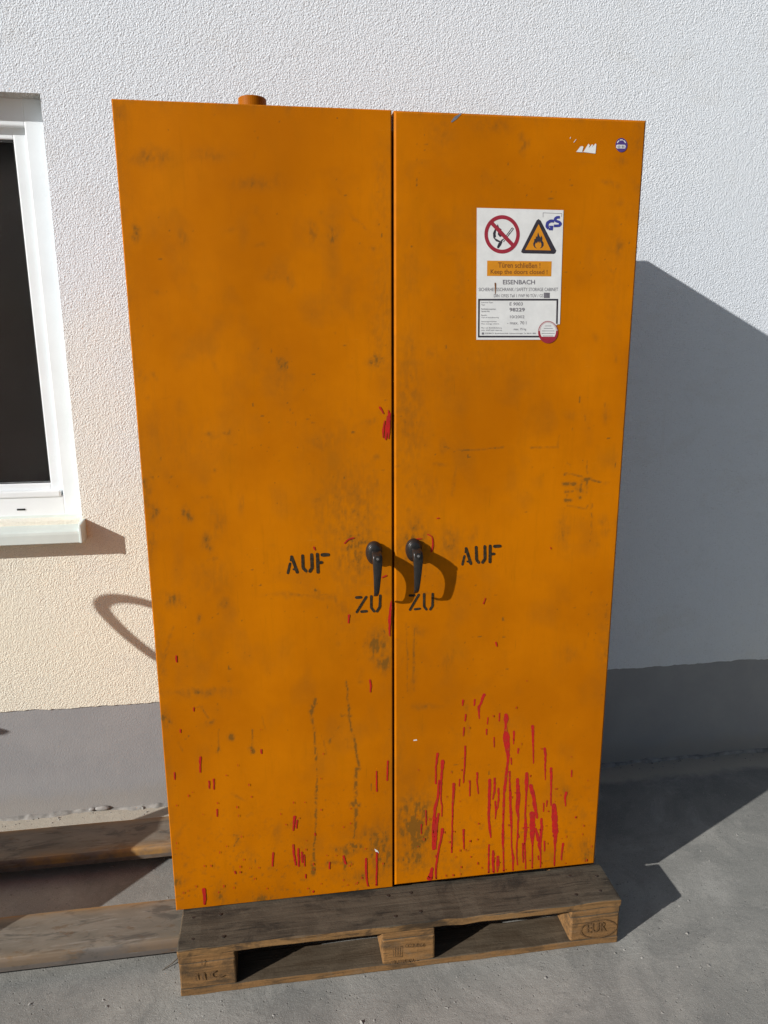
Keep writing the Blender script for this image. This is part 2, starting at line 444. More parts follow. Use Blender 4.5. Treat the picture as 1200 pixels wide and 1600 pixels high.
c_ = ony(33, 796, R0); bmesh.ops.translate(bm, verts=bm.verts, vec=(c_[0]-(SX0+.86+.013), 0, c_[2]-(WZ0+.029)))
bmobj('drain_slot', bm, M_SEAL, win)
gm = NT('window_glass'); gm.set((.9, .9, .9), .03, spec=.5); gm.b.inputs['Transmission Weight'].default_value = 1.0; gm.b.inputs['IOR'].default_value = 1.1
box('pane', (SX0+sw-.01, R0+.036, SZ0+.03), (SX1-sw+.01, R0+.040, SZ1-.022), gm.m, win)
box('dark_backing', (SX0-.02, R0+.08, SZ0-.05), (SX1+.02, R0+.082, SZ1+.05), M_DARKROOM, win)  # dark sheet added behind the pane in place of an unlit room
# sill
V = []; F = []
prof = [(R0+.002, 1.092), (R0-.004, 1.092), (R0-.006, 1.080), (D-.052, 1.064), (D-.058, 1.060), (D-.0595, 1.052), (D-.0595, 1.024), (D-.056, 1.022), (D-.056, 1.050), (R0-.004, 1.070), (R0+.002, 1.070)]
xa, xb = WX0-.012, WX1+.004
for x in (xa, xb):
    for (y, z) in prof: V.append((x, y, z))
n = len(prof)
for i in range(n): F.append((i, (i+1) % n, n+(i+1) % n, n+i))
F.append(tuple(range(n))[::-1]); F.append(tuple(range(n, 2*n)))
sill = pydata('sill', V, F, M_SILL, win)
bm = bmesh.new()
add_box(bm, (xb-.004, D-.062, 1.021), (xb+.006, R0-.002, 1.094), .003)
for v in bm.verts:
    if v.co.z > 1.06 and v.co.y < D-.02: v.co.z -= .010
bmobj('sill_end_cap', bm, M_SILL, win)
bm = bmesh.new(); c_ = ony(108, 811, R0-.006)
add_tube(bm, [(c_[0], R0-.004, c_[2]), (c_[0], R0-.009, c_[2])], .005, 10); bmobj('sill_screw', bm, M_STEEL, win)

# ================================================================ pallet
PX, PY = 0.018, -0.137
pal = empty('euro_pallet', (PX+.6, PY+.4, 0), 'weathered wooden euro pallet with stamped blocks under the orange cabinet', 'pallet')
pal.name = 'wooden_pallet'; pal['label'] = 'weathered wooden pallet with stamped blocks under the orange cabinet'
bseed = [0]
def board(name, x0, x1, y0, y1, z0, z1, mat, jit=.0012, bev=.003):
    bseed[0] += 1; rr = random.Random(100+bseed[0])
    bm = bmesh.new(); add_box(bm, (x0, y0, z0), (x1, y1, z1), bev, 2)
    along = 0 if (x1-x0) > (y1-y0) else 1
    L = (x1-x0, y1-y0)[along]; cuts = max(2, int(L/.05))
    es = [e for e in bm.edges if abs((e.verts[0].co-e.verts[1].co)[along]) > .5*L]
    bmesh.ops.subdivide_edges(bm, edges=es, cuts=cuts, use_grid_fill=True)
    o3 = rr.random()*50
    for v in bm.verts:
        t = v.co[along]
        for k in range(3):
            if k == along: continue
            v.co[k] += (float(fbm(np.array(t*14+o3+k*7), np.array(v.co[(k+1) % 3]*30), 5))-.5)*2*jit
            v.co[k] += (rr.random()-.5)*jit*.5
        v.co[along] += (rr.random()-.5)*jit
    c = Vector(((x0+x1)/2, (y0+y1)/2, (z0+z1)/2))
    bmesh.ops.translate(bm, verts=bm.verts, vec=-c)
    me = bpy.data.meshes.new(name); bm.normal_update(); bm.to_mesh(me); bm.free()
    o = bpy.data.objects.new(name, me); col.objects.link(o); o.parent = pal; me.materials.append(mat)
    o.location = c-pal.location
    return o
tops = [(0, .145), (.1875, .2875), (.3275, .4725), (.5125, .6125), (.655, .800)]
for i, (a, b) in enumerate(tops):
    board('top_board', PX, PX+1.2, PY+a, PY+b, .1222, .1438, M_TOPWOOD, .0016 if i else .0030)
for a in (0, .5275, 1.055):
    board('cross_board', PX+a+.001, PX+a+.144, PY+.002, PY+.798, .1004, .1218, M_BLOCK)
for ya, yb in ((0, .100), (.3275, .4725), (.700, .800)):
    for a in (0, .5275, 1.055):
        board('block', PX+a+.002, PX+a+.1445, PY+ya+.001, PY+yb-.001, .0224, .0998, M_BLOCK, .0018, .005)
    board('bottom_board', PX+.001, PX+1.199, PY+ya+.002, PY+yb, .001, .0218, M_BLOCK, .0022)

nm = bpy.data.meshes.new('nail'); bm = bmesh.new()
bmesh.ops.create_cone(bm, cap_ends=True, segments=10, radius1=.0048, radius2=.0042, depth=.0012); bm.to_mesh(nm); bm.free()
nm.materials.append(flat('rusty_nail', (.035, .026, .020), .7, .3, .4, 300))
nr = random.Random(12)
for a in (.0725, .60, 1.1275):
    for (ux, uy) in ((-.035, .030), (.038, .036), (-.030, .110), (.034, .104)):
        o = bpy.data.objects.new('nail', nm); col.objects.link(o); o.parent = pal
        o.location = Vector((PX+a+ux+nr.uniform(-.012, .012), PY+uy+nr.uniform(-.008, .008), .1452))-pal.location

# ================================================================ 2-D print helpers (all shapes lie in a plane y = const)
def seam(name, polys, y, mat, parent, mi=None):
    """polys: list of lists of pixel points, laid on the plane y"""
    V = []; F = []
    for pl in polys:
        s = len(V); V += [ony(u, v, y) for u, v in pl]; F.append(tuple(range(s, s+len(pl))))
    me = bpy.data.meshes.new(name); me.from_pydata([tuple(map(float, a)) for a in V], [], F); me.update()
    for p in me.polygons:
        if p.normal.y > 0: p.flip()
    if any(len(f) > 4 for f in F):
        bm = bmesh.new(); bm.from_mesh(me); bmesh.ops.triangulate(bm, faces=[f for f in bm.faces if len(f.verts) > 4]); bm.to_mesh(me); bm.free()
    return link(name, me, mat, parent)
def stroke(pts, ws, endn=5, jitter=0.0, rr=None):
    """variable-width ribbon outline: returns list of quads/tris in pixel space"""
    P = [np.array(p[:2], float) for p in pts]; W = list(ws)
    if len(P) == 1: P = [P[0], P[0]+np.array([0, W[0]*.3])]; W = [W[0], W[0]]
    L = []; Rr = []
    for i in range(len(P)):
        t = P[min(i+1, len(P)-1)]-P[max(i-1, 0)]; t = t/(np.linalg.norm(t)+1e-9); nrm = np.array([-t[1], t[0]])
        j = 1+(jitter*(rr.random()-.5) if rr else 0)
        L.append(P[i]+nrm*W[i]/2*j); Rr.append(P[i]-nrm*W[i]/2*j)
    polys = [[tuple(L[i]), tuple(L[i+1]), tuple(Rr[i+1]), tuple(Rr[i])] for i in range(len(P)-1)]
    for end, sgn in ((0, -1), (len(P)-1, 1)):
        t = P[min(end+1, len(P)-1)]-P[max(end-1, 0)]; t = t/(np.linalg.norm(t)+1e-9); nrm = np.array([-t[1], t[0]])
        arc = [tuple(P[end]+nrm*W[end]/2*math.cos(math.pi*k/endn)+t*sgn*W[end]/2*math.sin(math.pi*k/endn)) for k in range(endn+1)]
        polys.append(arc)
    return polys
def resample(pts, step):
    P = np.array(pts, float); seg = np.linalg.norm(np.diff(P[:, :2], axis=0), axis=1); s = np.concatenate([[0], np.cumsum(seg)])
    n = max(2, int(s[-1]/step)+1); q = np.linspace(0, s[-1], n)
    out = np.stack([np.interp(q, s, P[:, k]) for k in range(P.shape[1])], 1)
    if n > 5:
        k = np.array([.25, .5, .25])
        for c in range(P.shape[1]):
            out[1:-1, c] = np.convolve(out[:, c], k, 'valid')
    return out
def crop(ox, oy, sc): return lambda a, b: (ox+a/sc, oy+b/sc)
_fc = {}
def text_polys(s, bold=0.0, shear=0.0):
    cu = bpy.data.curves.new('t', 'FONT'); cu.body = s; cu.offset = bold; cu.shear = shear; cu.resolution_u = 3
    o = bpy.data.objects.new('t', cu); col.objects.link(o)
    dg = bpy.context.evaluated_depsgraph_get(); me = bpy.data.meshes.new_from_object(o.evaluated_get(dg))
    v = np.array([tuple(x.co)[:2] for x in me.vertices]); f = [tuple(p.vertices) for p in me.polygons]
    bpy.data.objects.remove(o); bpy.data.curves.remove(cu); bpy.data.meshes.remove(me)
    return v, f
def text_on(acc, s, c, a0, b0, a1, b1, slope=0.0, bold=0.0, shear=0.0):
    """text filling the crop rectangle a0..a1, b0 (top)..b1 (bottom)"""
    v, f = text_polys(s, bold, shear)
    mn, mx = v.min(0), v.max(0)
    for fc in f:
        pl = []
        for i in fc:
            x = (v[i, 0]-mn[0])/(mx[0]-mn[0]); y = (v[i, 1]-mn[1])/(mx[1]-mn[1])
            a = a0+x*(a1-a0); b = b1-y*(b1-b0)+slope*(a-a0)
            pl.append(c(a, b))
        acc.append(pl)
def text_free(acc, s, c, a0, b1, width, height, **k): text_on(acc, s, c, a0, b1-height, a0+width, b1, **k)

# ================================================================ safety cabinet
CW, CB, CT, CDEP = 1.2, .144, 2.1565, .512
cab = empty('safety_cabinet', (.6, .24, CB), 'tall orange two-door safety cabinet spattered with red paint, standing on the pallet', 'cabinet')
bm = bmesh.new(); add_box(bm, (.004, .052, CB), (CW-.004, CDEP, CT-.030), .003)
bmobj('carcass', bm, M_OPLAIN, cab)
box('gap_backing', (.560, .044, CB+.01), (.640, .0515, CT-.032), M_BLACKGAP, cab)  # near-black backing that makes the gap between the doors read dark

G_BLOBS = [  # u, v, ru, rv, strength
 (238,246,26,14,.42),(211,366,6,9,.75),(330,242,26,9,.28),(400,285,34,10,.30),(488,362,6,18,.50),(521,368,7,15,.50),(440,570,9,9,.55),(587,563,9,11,.65),
 (356,677,8,5,.55),(328,681,12,5,.35),(452,440,6,9,.45),(425,430,12,10,.25),(226,768,13,26,.50),(240,800,11,17,.45),(292,803,6,13,.55),(325,850,8,14,.55),(340,815,12,22,.30),
 (266,938,17,12,.50),(312,1080,46,7,.45),(256,1122,12,14,.60),(276,1378,13,7,.75),(545,800,55,70,.32),(555,860,36,50,.48),(590,1010,14,24,.72),(601,1036,12,14,.55),
 (345,1400,9,20,.40),(410,1402,22,8,.50),(598,1330,28,40,.50),(540,1330,22,9,.55),(570,1300,26,10,.35),(545,1160,12,10,.40),(300,700,60,50,.12),(600,480,20,120,.22),(598,300,16,70,.20),
 (640,640,26,120,.26),(648,850,30,45,.45),(706,850,18,24,.38),(650,1288,30,44,.75),(645,1340,34,24,.45),(760,560,120,40,.10),(820,226,5,14,.45),(770,195,30,14,.25),(690,210,20,25,.22),
 (905,765,6,8,.3),(950,1010,14,50,.30),(945,960,10,16,.4),(920,1330,14,26,.40),(880,830,10,26,.28),(890,1020,14,12,.3),(800,1130,20,10,.18),(560,1370,40,12,.35),(700,1350,40,14,.32),
 (850,1340,60,14,.25),(330,1130,7,5,.5),(360,1150,4,4,.6),(620,1180,16,80,.18),(505,690,26,16,.22),(395,1172,4,4,.7),(342,1172,4,4,.7),(370,1310,6,9,.45),(592,1305,12,9,.5),
 (440,590,20,30,.2),(640,540,10,20,.3),(525,690,60,60,.12),(700,600,40,60,.12),(640,420,14,60,.15),(225,900,10,60,.28),(250,1020,8,60,.22),(235,850,9,30,.35),(215,700,8,40,.3),(205,560,7,50,.22),
 (545,940,30,60,.16),(330,900,30,30,.2),(350,945,10,10,.35),(660,760,30,30,.2),(480,930,50,4,.35),(260,1200,10,40,.2),(175,175,20,16,.35),(1000,210,10,30,.25),(960,420,20,90,.12),(720,430,10,60,.15),
]
cM = crop(440, 980, 3.81); c3 = crop(600, 600, 3.0)
G_LINES = [ # pts, width px, strength
 ([cM(200,430),cM(178,520),cM(195,640),cM(205,760),cM(215,870),cM(206,1000),cM(205,1150),cM(195,1300),cM(187,1460)], 3.0, .85),
 ([cM(200,430),cM(180,500)], 5.0, .9),
 ([cM(187,1400),cM(187,1465)], 7.0, .8),
 ([cM(385,320),cM(400,480),cM(405,560),cM(440,700),cM(465,845)], 2.4, .9),([cM(360,525),cM(415,530)], 4, .8),([cM(445,845),cM(440,1060),cM(438,1250)], 3.6, .9),
 ([cM(415,1055),cM(455,1055)], 6, .9),([cM(395,1300),cM(475,1305)], 8, .75),([cM(340,590),cM(280,690)], 3, .6),([cM(240,640),cM(265,760)], 2, .4),([cM(270,1400),cM(430,1400)], 5, .5),([cM(375,1380),cM(380,1440)],5,.7),
 ([c3(270,290),c3(330,308),c3(420,310),c3(560,296)], 2.0, .65),([c3(690,298),c3(815,296)], 2.0, .6),([c3(815,296),c3(820,240)],1.6,.3),([c3(272,290),c3(272,250)],1.6,.25),
 ([c3(845,425),c3(885,422),c3(960,445),c3(1030,466)], 2.0, .75),([c3(845,467),c3(893,470)], 4.5, .95),([c3(850,505),c3(885,502)], 3.0, .65),([c3(848,545),c3(875,545)], 3.4, .9),([c3(858,520),c3(858,545)],1.6,.6),
 ([c3(925,450),c3(920,505)], 2.6, .85),([c3(925,450),c3(970,445)], 3.0, .8),([c3(955,450),c3(945,520)], 2.8, .85),([c3(913,526),c3(917,530)], 4, .95),([c3(952,360),c3(950,420)], 1.6, .5),([c3(860,570),c3(950,585),c3(955,570)], 1.8, .5),
 ([c3(975,560),c3(972,660),c3(965,740)], 1.8, .5),([c3(940,150),c3(945,170)],2,.7),([c3(918,60),c3(918,85)],2,.7),([c3(1035,92),c3(1035,105)],2,.6),([c3(1125,290),c3(1130,330)],2.4,.7),
 ([c3(145,1120),c3(140,1200),c3(140,1440)], 2.0, .55),([c3(105,1120),c3(112,1440)], 2.0, .4),([c3(340,390),c3(320,520)], 4, .3),
 ([(462,929),(530,929)], 1.6, .55),([(492,922),(494,923)], 3.5, .9),([(394,1140),(394,1170)], 1.6, .6),([(341,1140),(342,1170)], 1.6, .5),([(312,1103),(326,1122)],2.2,.55),
 ([(365,1305),(375,1305),(366,1322)], 2.4, .6),([(278,1160),(286,1174)],1.6,.45),([(650,1272),(664,1270)],1.6,.6),([(270,980),(255,1030)],4,.35),([(410,1120),(415,1140)],1.6,.3),
 ([(432,560),(440,574),(448,566)], 3.0, .6),([(580,568),(590,572),(596,560)], 3.4, .6),([(640,1275),(664,1275)],2,.3),
]
def make_door(name, x0, x1, z0, z1, e=.003):
    st = .003; T = np.array([0, .08, .3, .6])*e
    X = np.concatenate([x0+T, np.linspace(x0+e, x1-e, int((x1-x0)/st)), (x1-T)[::-1]])
    Z = np.concatenate([z0+T, np.linspace(z0+e, z1-e, int((z1-z0)/st)), (z1-T)[::-1]])
    nx, nz = len(X), len(Z)
    gx, gz = np.meshgrid(X, Z)
    edge = np.minimum(np.minimum(gx-x0, x1-gx), np.minimum(gz-z0, z1-gz))
    gy = .85*np.clip(e-edge, 0, e)
    P = np.stack([gx.ravel(), gy.ravel(), gz.ravel()], 1)
    idx = np.arange(nx*nz).reshape(nz, nx)
    Q = np.stack([idx[:-1, :-1], idx[:-1, 1:], idx[1:, 1:], idx[1:, :-1]], -1).reshape(-1, 4)
    ring = np.concatenate([idx[0, :], idx[1:, -1], idx[-1, -2::-1], idx[-2:0:-1, 0]])
    B = P[ring].copy(); B[:, 1] = .042; nb = len(ring); bi = np.arange(nb)+len(P)
    S = np.stack([ring, bi, np.roll(bi, -1), np.roll(ring, -1)], -1)
    allP = np.concatenate([P, B]); faces = np.concatenate([Q, S])
    me = bpy.data.meshes.new(name)
    me.vertices.add(len(allP)); me.vertices.foreach_set('co', allP.ravel())
    me.loops.add(faces.size); me.loops.foreach_set('vertex_index', faces.ravel())
    me.polygons.add(len(faces)); me.polygons.foreach_set('loop_start', np.arange(len(faces))*4)
    me.polygons.foreach_set('loop_total', np.full(len(faces), 4))
    me.update(calc_edges=True); me.validate()
    # grime map
    u, v = topx(allP)
    wu = (fbm(u/14, v/14, 41)-.5)*16; wv = (fbm(u/14, v/14, 51)-.5)*16
    brk = .6*fbm(u/5, v/8, 61)+.4*fbm(u/2.2, v/14, 66)
    g = np.zeros(len(u))
    for (bu, bv, ru, rv, s) in G_BLOBS:
        q = ((u+wu-bu)/ru)**2+((v+wv-bv)/rv)**2
        g = np.maximum(g, 1.0*s*np.exp(-q*.9)*np.clip(3.4*(brk-.30), 0, 1.2))+.13*s*np.exp(-q*.9)
    rb = random.Random(77)
    for i in range(230):
        kx = rb.random()
        if kx < .35: bu, bv = rb.gauss(612, 55), rb.gauss(850, 170)
        elif kx < .55: bu, bv = rb.gauss(230, 22), rb.uniform(500, 1400)
        elif kx < .72: bu, bv = rb.uniform(260, 940), rb.gauss(1330, 60)
        elif kx < .82: bu, bv = rb.gauss(960, 20), rb.uniform(250, 1300)
        else: bu, bv = rb.uniform(190, 990), rb.uniform(190, 1380)
        ru, rv = rb.uniform(2, 9), rb.uniform(3, 18)
        if rb.random() < .25: ru, rv = rv*1.3, ru*.6
        s = rb.uniform(.10, .42); th = rb.gauss(0, .35); ct, sn = math.cos(th), math.sin(th)
        near = np.abs(u-bu)+np.abs(v-bv) < 70
        if not near.any(): continue
        un, vn = u[near]+wu[near]*.5-bu, v[near]+wv[near]*.5-bv
        q = ((un*ct+vn*sn)/ru)**2+((-un*sn+vn*ct)/rv)**2
        g[near] = np.maximum(g[near], s*np.exp(-q)*np.clip(3.4*(brk[near]-.28), .1, 1.1))
    wob = (fbm(u/10, v/10, 71)-.5)*4
    for pts, wd, s in G_LINES:
        dmin = np.full(len(u), 1e9)
        for (a, b) in zip(pts[:-1], pts[1:]):
            dx, dy = b[0]-a[0], b[1]-a[1]; t = np.clip(((u-a[0])*dx+(v-a[1])*dy)/(dx*dx+dy*dy+1e-9), 0, 1)
            dmin = np.minimum(dmin, np.hypot(u+wob-a[0]-t*dx, v-a[1]-t*dy))
        wv2 = .45+1.3*fbm(u/9, v/16, 83); g = np.maximum(g, s*np.exp(-(dmin/(wd*.62*wv2))**2)*np.clip(4.2*(.55*fbm(u/4, v/7, 81)+.45*fbm(u/2, v/2.5, 85)-.33), .12, 1))
    # grime gathered along the edges of the sheet
    ed = np.concatenate([edge.ravel(), np.zeros(nb)])
    g = np.maximum(g, .40*np.exp(-ed/.010)*np.clip(2.2*(fbm(u/9, v/22, 91)-.35), 0, 1))
    g = np.maximum(g, .17*np.exp(-(v-1250-(612-u)*0)**2/9e9)*np.clip(4*(fbm(u/40, v/60, 95)-.56), 0, 1)*(v > 250))
    # fine speckle of dirt towards the bottom
    lowz = np.clip((.55-allP[:, 2])/.4, 0, 1)
    g = np.maximum(g, .5*lowz*np.clip(5*(fbm(u/5, v/5, 99)-.62), 0, 1))
    # tiny dark chips
    chip = np.clip(14*(vnoise(u/4.2, v/5.0, 120)-.92), 0, 1)*(fbm(u/70, v/70, 121) > .57)
    g = np.maximum(g, .7*chip)
    at = me.attributes.new('grime', 'FLOAT', 'POINT'); at.data.foreach_set('value', np.clip(g, 0, 1))
    sm = np.zeros(len(faces), bool)
    me.polygons.foreach_set('use_smooth', sm)
    return link(name, me, M_ORANGE, cab)
DZ0 = .1515
door_l = make_door('door', 0.0, .5976, DZ0-.004, CT, .0025)
door_r = make_door('door', .6028, CW, DZ0, CT-.0005, .0050)

# vent collar on the roof
bm = bmesh.new(); vc = ony(394, 155, .2); vr = .0335
prof = [(vr, CT-.031), (vr, 2.2225), (vr-.0015, 2.2240), (vr-.003, 2.2230), (vr-.003, CT-.0295)]
N = 40; rings = [[bm.verts.new((vc[0]+r*math.cos(2*math.pi*k/N), .2+r*math.sin(2*math.pi*k/N), z)) for k in range(N)] for r, z in prof]
for a, b in zip(rings[:-1], rings[1:]):
    for k in range(N): bm.faces.new((a[k], a[(k+1) % N], b[(k+1) % N], b[k]))
bm.faces.new(rings[-1])
bmobj('vent_collar', bm, M_OPLAIN, cab)

# handles
def make_handle(ox, oz):
    bm = bmesh.new()
    outer = [(.010, 1.150), (.030, 1.150), (.045, 1.146), (.0510, 1.137), (.0520, 1.119), (.0515, 1.087), (.0495, 1.060), (.0465, 1.045), (.037, 1.035), (.026, 1.031)]
    inner = [(.025, 1.0345), (.035, 1.0390), (.0415, 1.050), (.0450, 1.084), (.0440, 1.105), (.0385, 1.121), (.026, 1.127), (.010, 1.127)]
    loop = smooth_pts(outer+inner, 1, closed=True)
    def hw(z): return np.interp(z, [1.03, 1.06, 1.11, 1.125, 1.16], [.0055, .0075, .0108, .0118, .0118])
    def cxx(z): return np.interp(z, [1.03, 1.12, 1.16], [.6525, .6555, .6555])
    rows = []
    for s, ins in ((-1, 0.0022), (-1, 0), (1, 0), (1, .0022)):
        row = []
        cen = np.mean(loop, 0)
        for i, (d, z) in enumerate(loop):
            a = loop[i-1]; b = loop[(i+1) % len(loop)]; t = np.array(b)-np.array(a); t /= np.linalg.norm(t)
            nrm = np.array([t[1], -t[0]])        # inward for this winding
            dd, zz = (np.array([d, z])+nrm*ins*0.9)
            wdt = hw(z)-(0 if ins else .0022)
            row.append(bm.verts.new((cxx(z)+s*(hw(z) if not ins else hw(z)), -dd, zz)) if ins else bm.verts.new((cxx(z)+s*(hw(z)-.0022), -d, z)))
        rows.append(row)
    n = len(loop)
    for r0, r1 in zip(rows[:-1], rows[1:]):
        for k in range(n): bm.faces.new((r0[k], r0[(k+1) % n], r1[(k+1) % n], r1[k]))
    bm.faces.new(rows[0][::-1]); bm.faces.new(rows[-1])
    bmesh.ops.recalc_face_normals(bm, faces=bm.faces)
    # domed escutcheon
    N = 28; K = 20; prev = None
    for j in range(K+1):
        f = j/K; rr = (math.cos(f*math.pi/2)**.55)*(1+(.035*math.cos(f*math.pi*9) if f < .85 else 0)) if j < K else 0.0; dep = -.0005-.023*math.sin(f*math.pi/2)
        ring = []
        for k in range(N):
            a = 2*math.pi*k/N
            egg = 1.0+.10*math.sin(a)
            ring.append(bm.verts.new((.6525+.0205*rr*math.cos(a)*egg-.002*f, dep, 1.138+.030*rr*math.sin(a)+.008*f)) if j < K else None)
        if j == K:
            tip = bm.verts.new((.6505, dep, 1.146))
            for k in range(N): bm.faces.new((prev[k], prev[(k+1) % N], tip))
        else:
            if prev:
                for k in range(N): bm.faces.new((prev[k], prev[(k+1) % N], ring[(k+1) % N], ring[k]))
            prev = ring
    bmesh.ops.translate(bm, verts=bm.verts, vec=(ox, 0, oz))
    h = bmobj('handle', bm, M_HANDLE, cab, smooth=True)
    bm = bmesh.new()
    for r, a, b in ((.0090, -.048, -.0535), (.0066, -.053, -.0550)):
        add_tube(bm, [(.6545+ox, a, 1.1375+oz), (.6545+ox, b, 1.1375+oz)], [r, r*.92], 20)
    k = bmobj('lock_barrel', bm, M_HANDLE, h)
    bm = bmesh.new(); add_tube(bm, [(.6545+ox, -.0548, 1.1375+oz), (.6545+ox, -.0558, 1.1375+oz)], [.0034, .0030], 14)
    bmobj('keyhole_disc', bm, M_STEEL, h)
    return h
h0 = ony(653.75, 869, -.054); h1 = ony(590, 873.5, -.054)
make_handle(h0[0]-.6545, h0[2]-1.1375); make_handle(h1[0]-.6545, h1[2]-1.1375)

# stencilled lettering, one word per object
yS = -.0006
def stencil(c, sc, strokes, parent):
    acc = []; rr = random.Random(5)
    for pts, wd in strokes:
        q = resample([c(a, b)+(wd/sc,) for a, b in pts], 1.2)
        acc.append((q, rr))
    out = []
    for q, rr in acc: out.append(stroke(q[:, :2], q[:, 2], 4, .14, rr))
    V = []; 
    global _sy
    polys = []
    o = None
    for k, pl in enumerate(out): polys.append((pl, yS-.00006*(k+1)))
    return polys
def multi(name, groups, mat, parent):
    V = []; F = []
    for pl, y in groups:
        for p in pl:
            s = len(V); V += [ony(a, b, y) for a, b in p]; F.append(tuple(range(s, s+len(p))))
    me = bpy.data.meshes.new(name); me.from_pydata([tuple(map(float, a)) for a in V], [], F); me.update()
    bm = bmesh.new(); bm.from_mesh(me)
    bmesh.ops.recalc_face_normals(bm, faces=bm.faces)
    for f in bm.faces:
        if f.normal.y > 0: f.normal_flip()
    bmesh.ops.triangulate(bm, faces=[f for f in bm.faces if len(f.verts) > 4]); bm.to_mesh(me); bm.free()
    return link(name, me, mat, parent)
words = [
 ('AUF', crop(440, 850, 15), [([(145,680),(195,460)],58),([(232,300),(365,660)],72),([(228,300),(212,385)],46),([(278,592),(335,608)],46),([(490,275),(500,560),(565,630)],70),([(700,250),(712,560),(660,640)],74),([(835,240),(850,660)],72),([(950,255),(1085,250)],82),([(870,440),(935,430)],70)], door_l),
 ('AUF', crop(715, 840, 15), [([(112,630),(158,435)],54),([(197,255),(308,610)],68),([(195,262),(182,345)],44),([(228,560),(280,570)],44),([(432,225),(442,520),(490,582)],68),([(635,205),(640,500),(582,582)],66),([(760,195),(755,570)],68),([(865,205),(990,197)],74),([(800,385),(850,380)],64)], door_r),
 ('ZU', crop(545, 915, 15), [([(175,280),(285,275)],63),([(405,268),(185,620)],60),([(295,610),(415,600)],62),([(525,250),(525,520),(590,602)],60),([(735,235),(725,500),(658,602)],62)], door_l),
 ('ZU', crop(630, 915, 15), [([(150,235),(258,230)],54),([(362,215),(158,565)],58),([(270,555),(388,540)],50),([(488,200),(488,490),(538,556)],58),([(690,195),(685,480),(632,556)],57)], door_r),
]
for s, c, st_, par in words:
    multi('stencilled_word', stencil(c, 15, st_, par), M_STENCIL, par)['label'] = 'black stencilled word ' + s

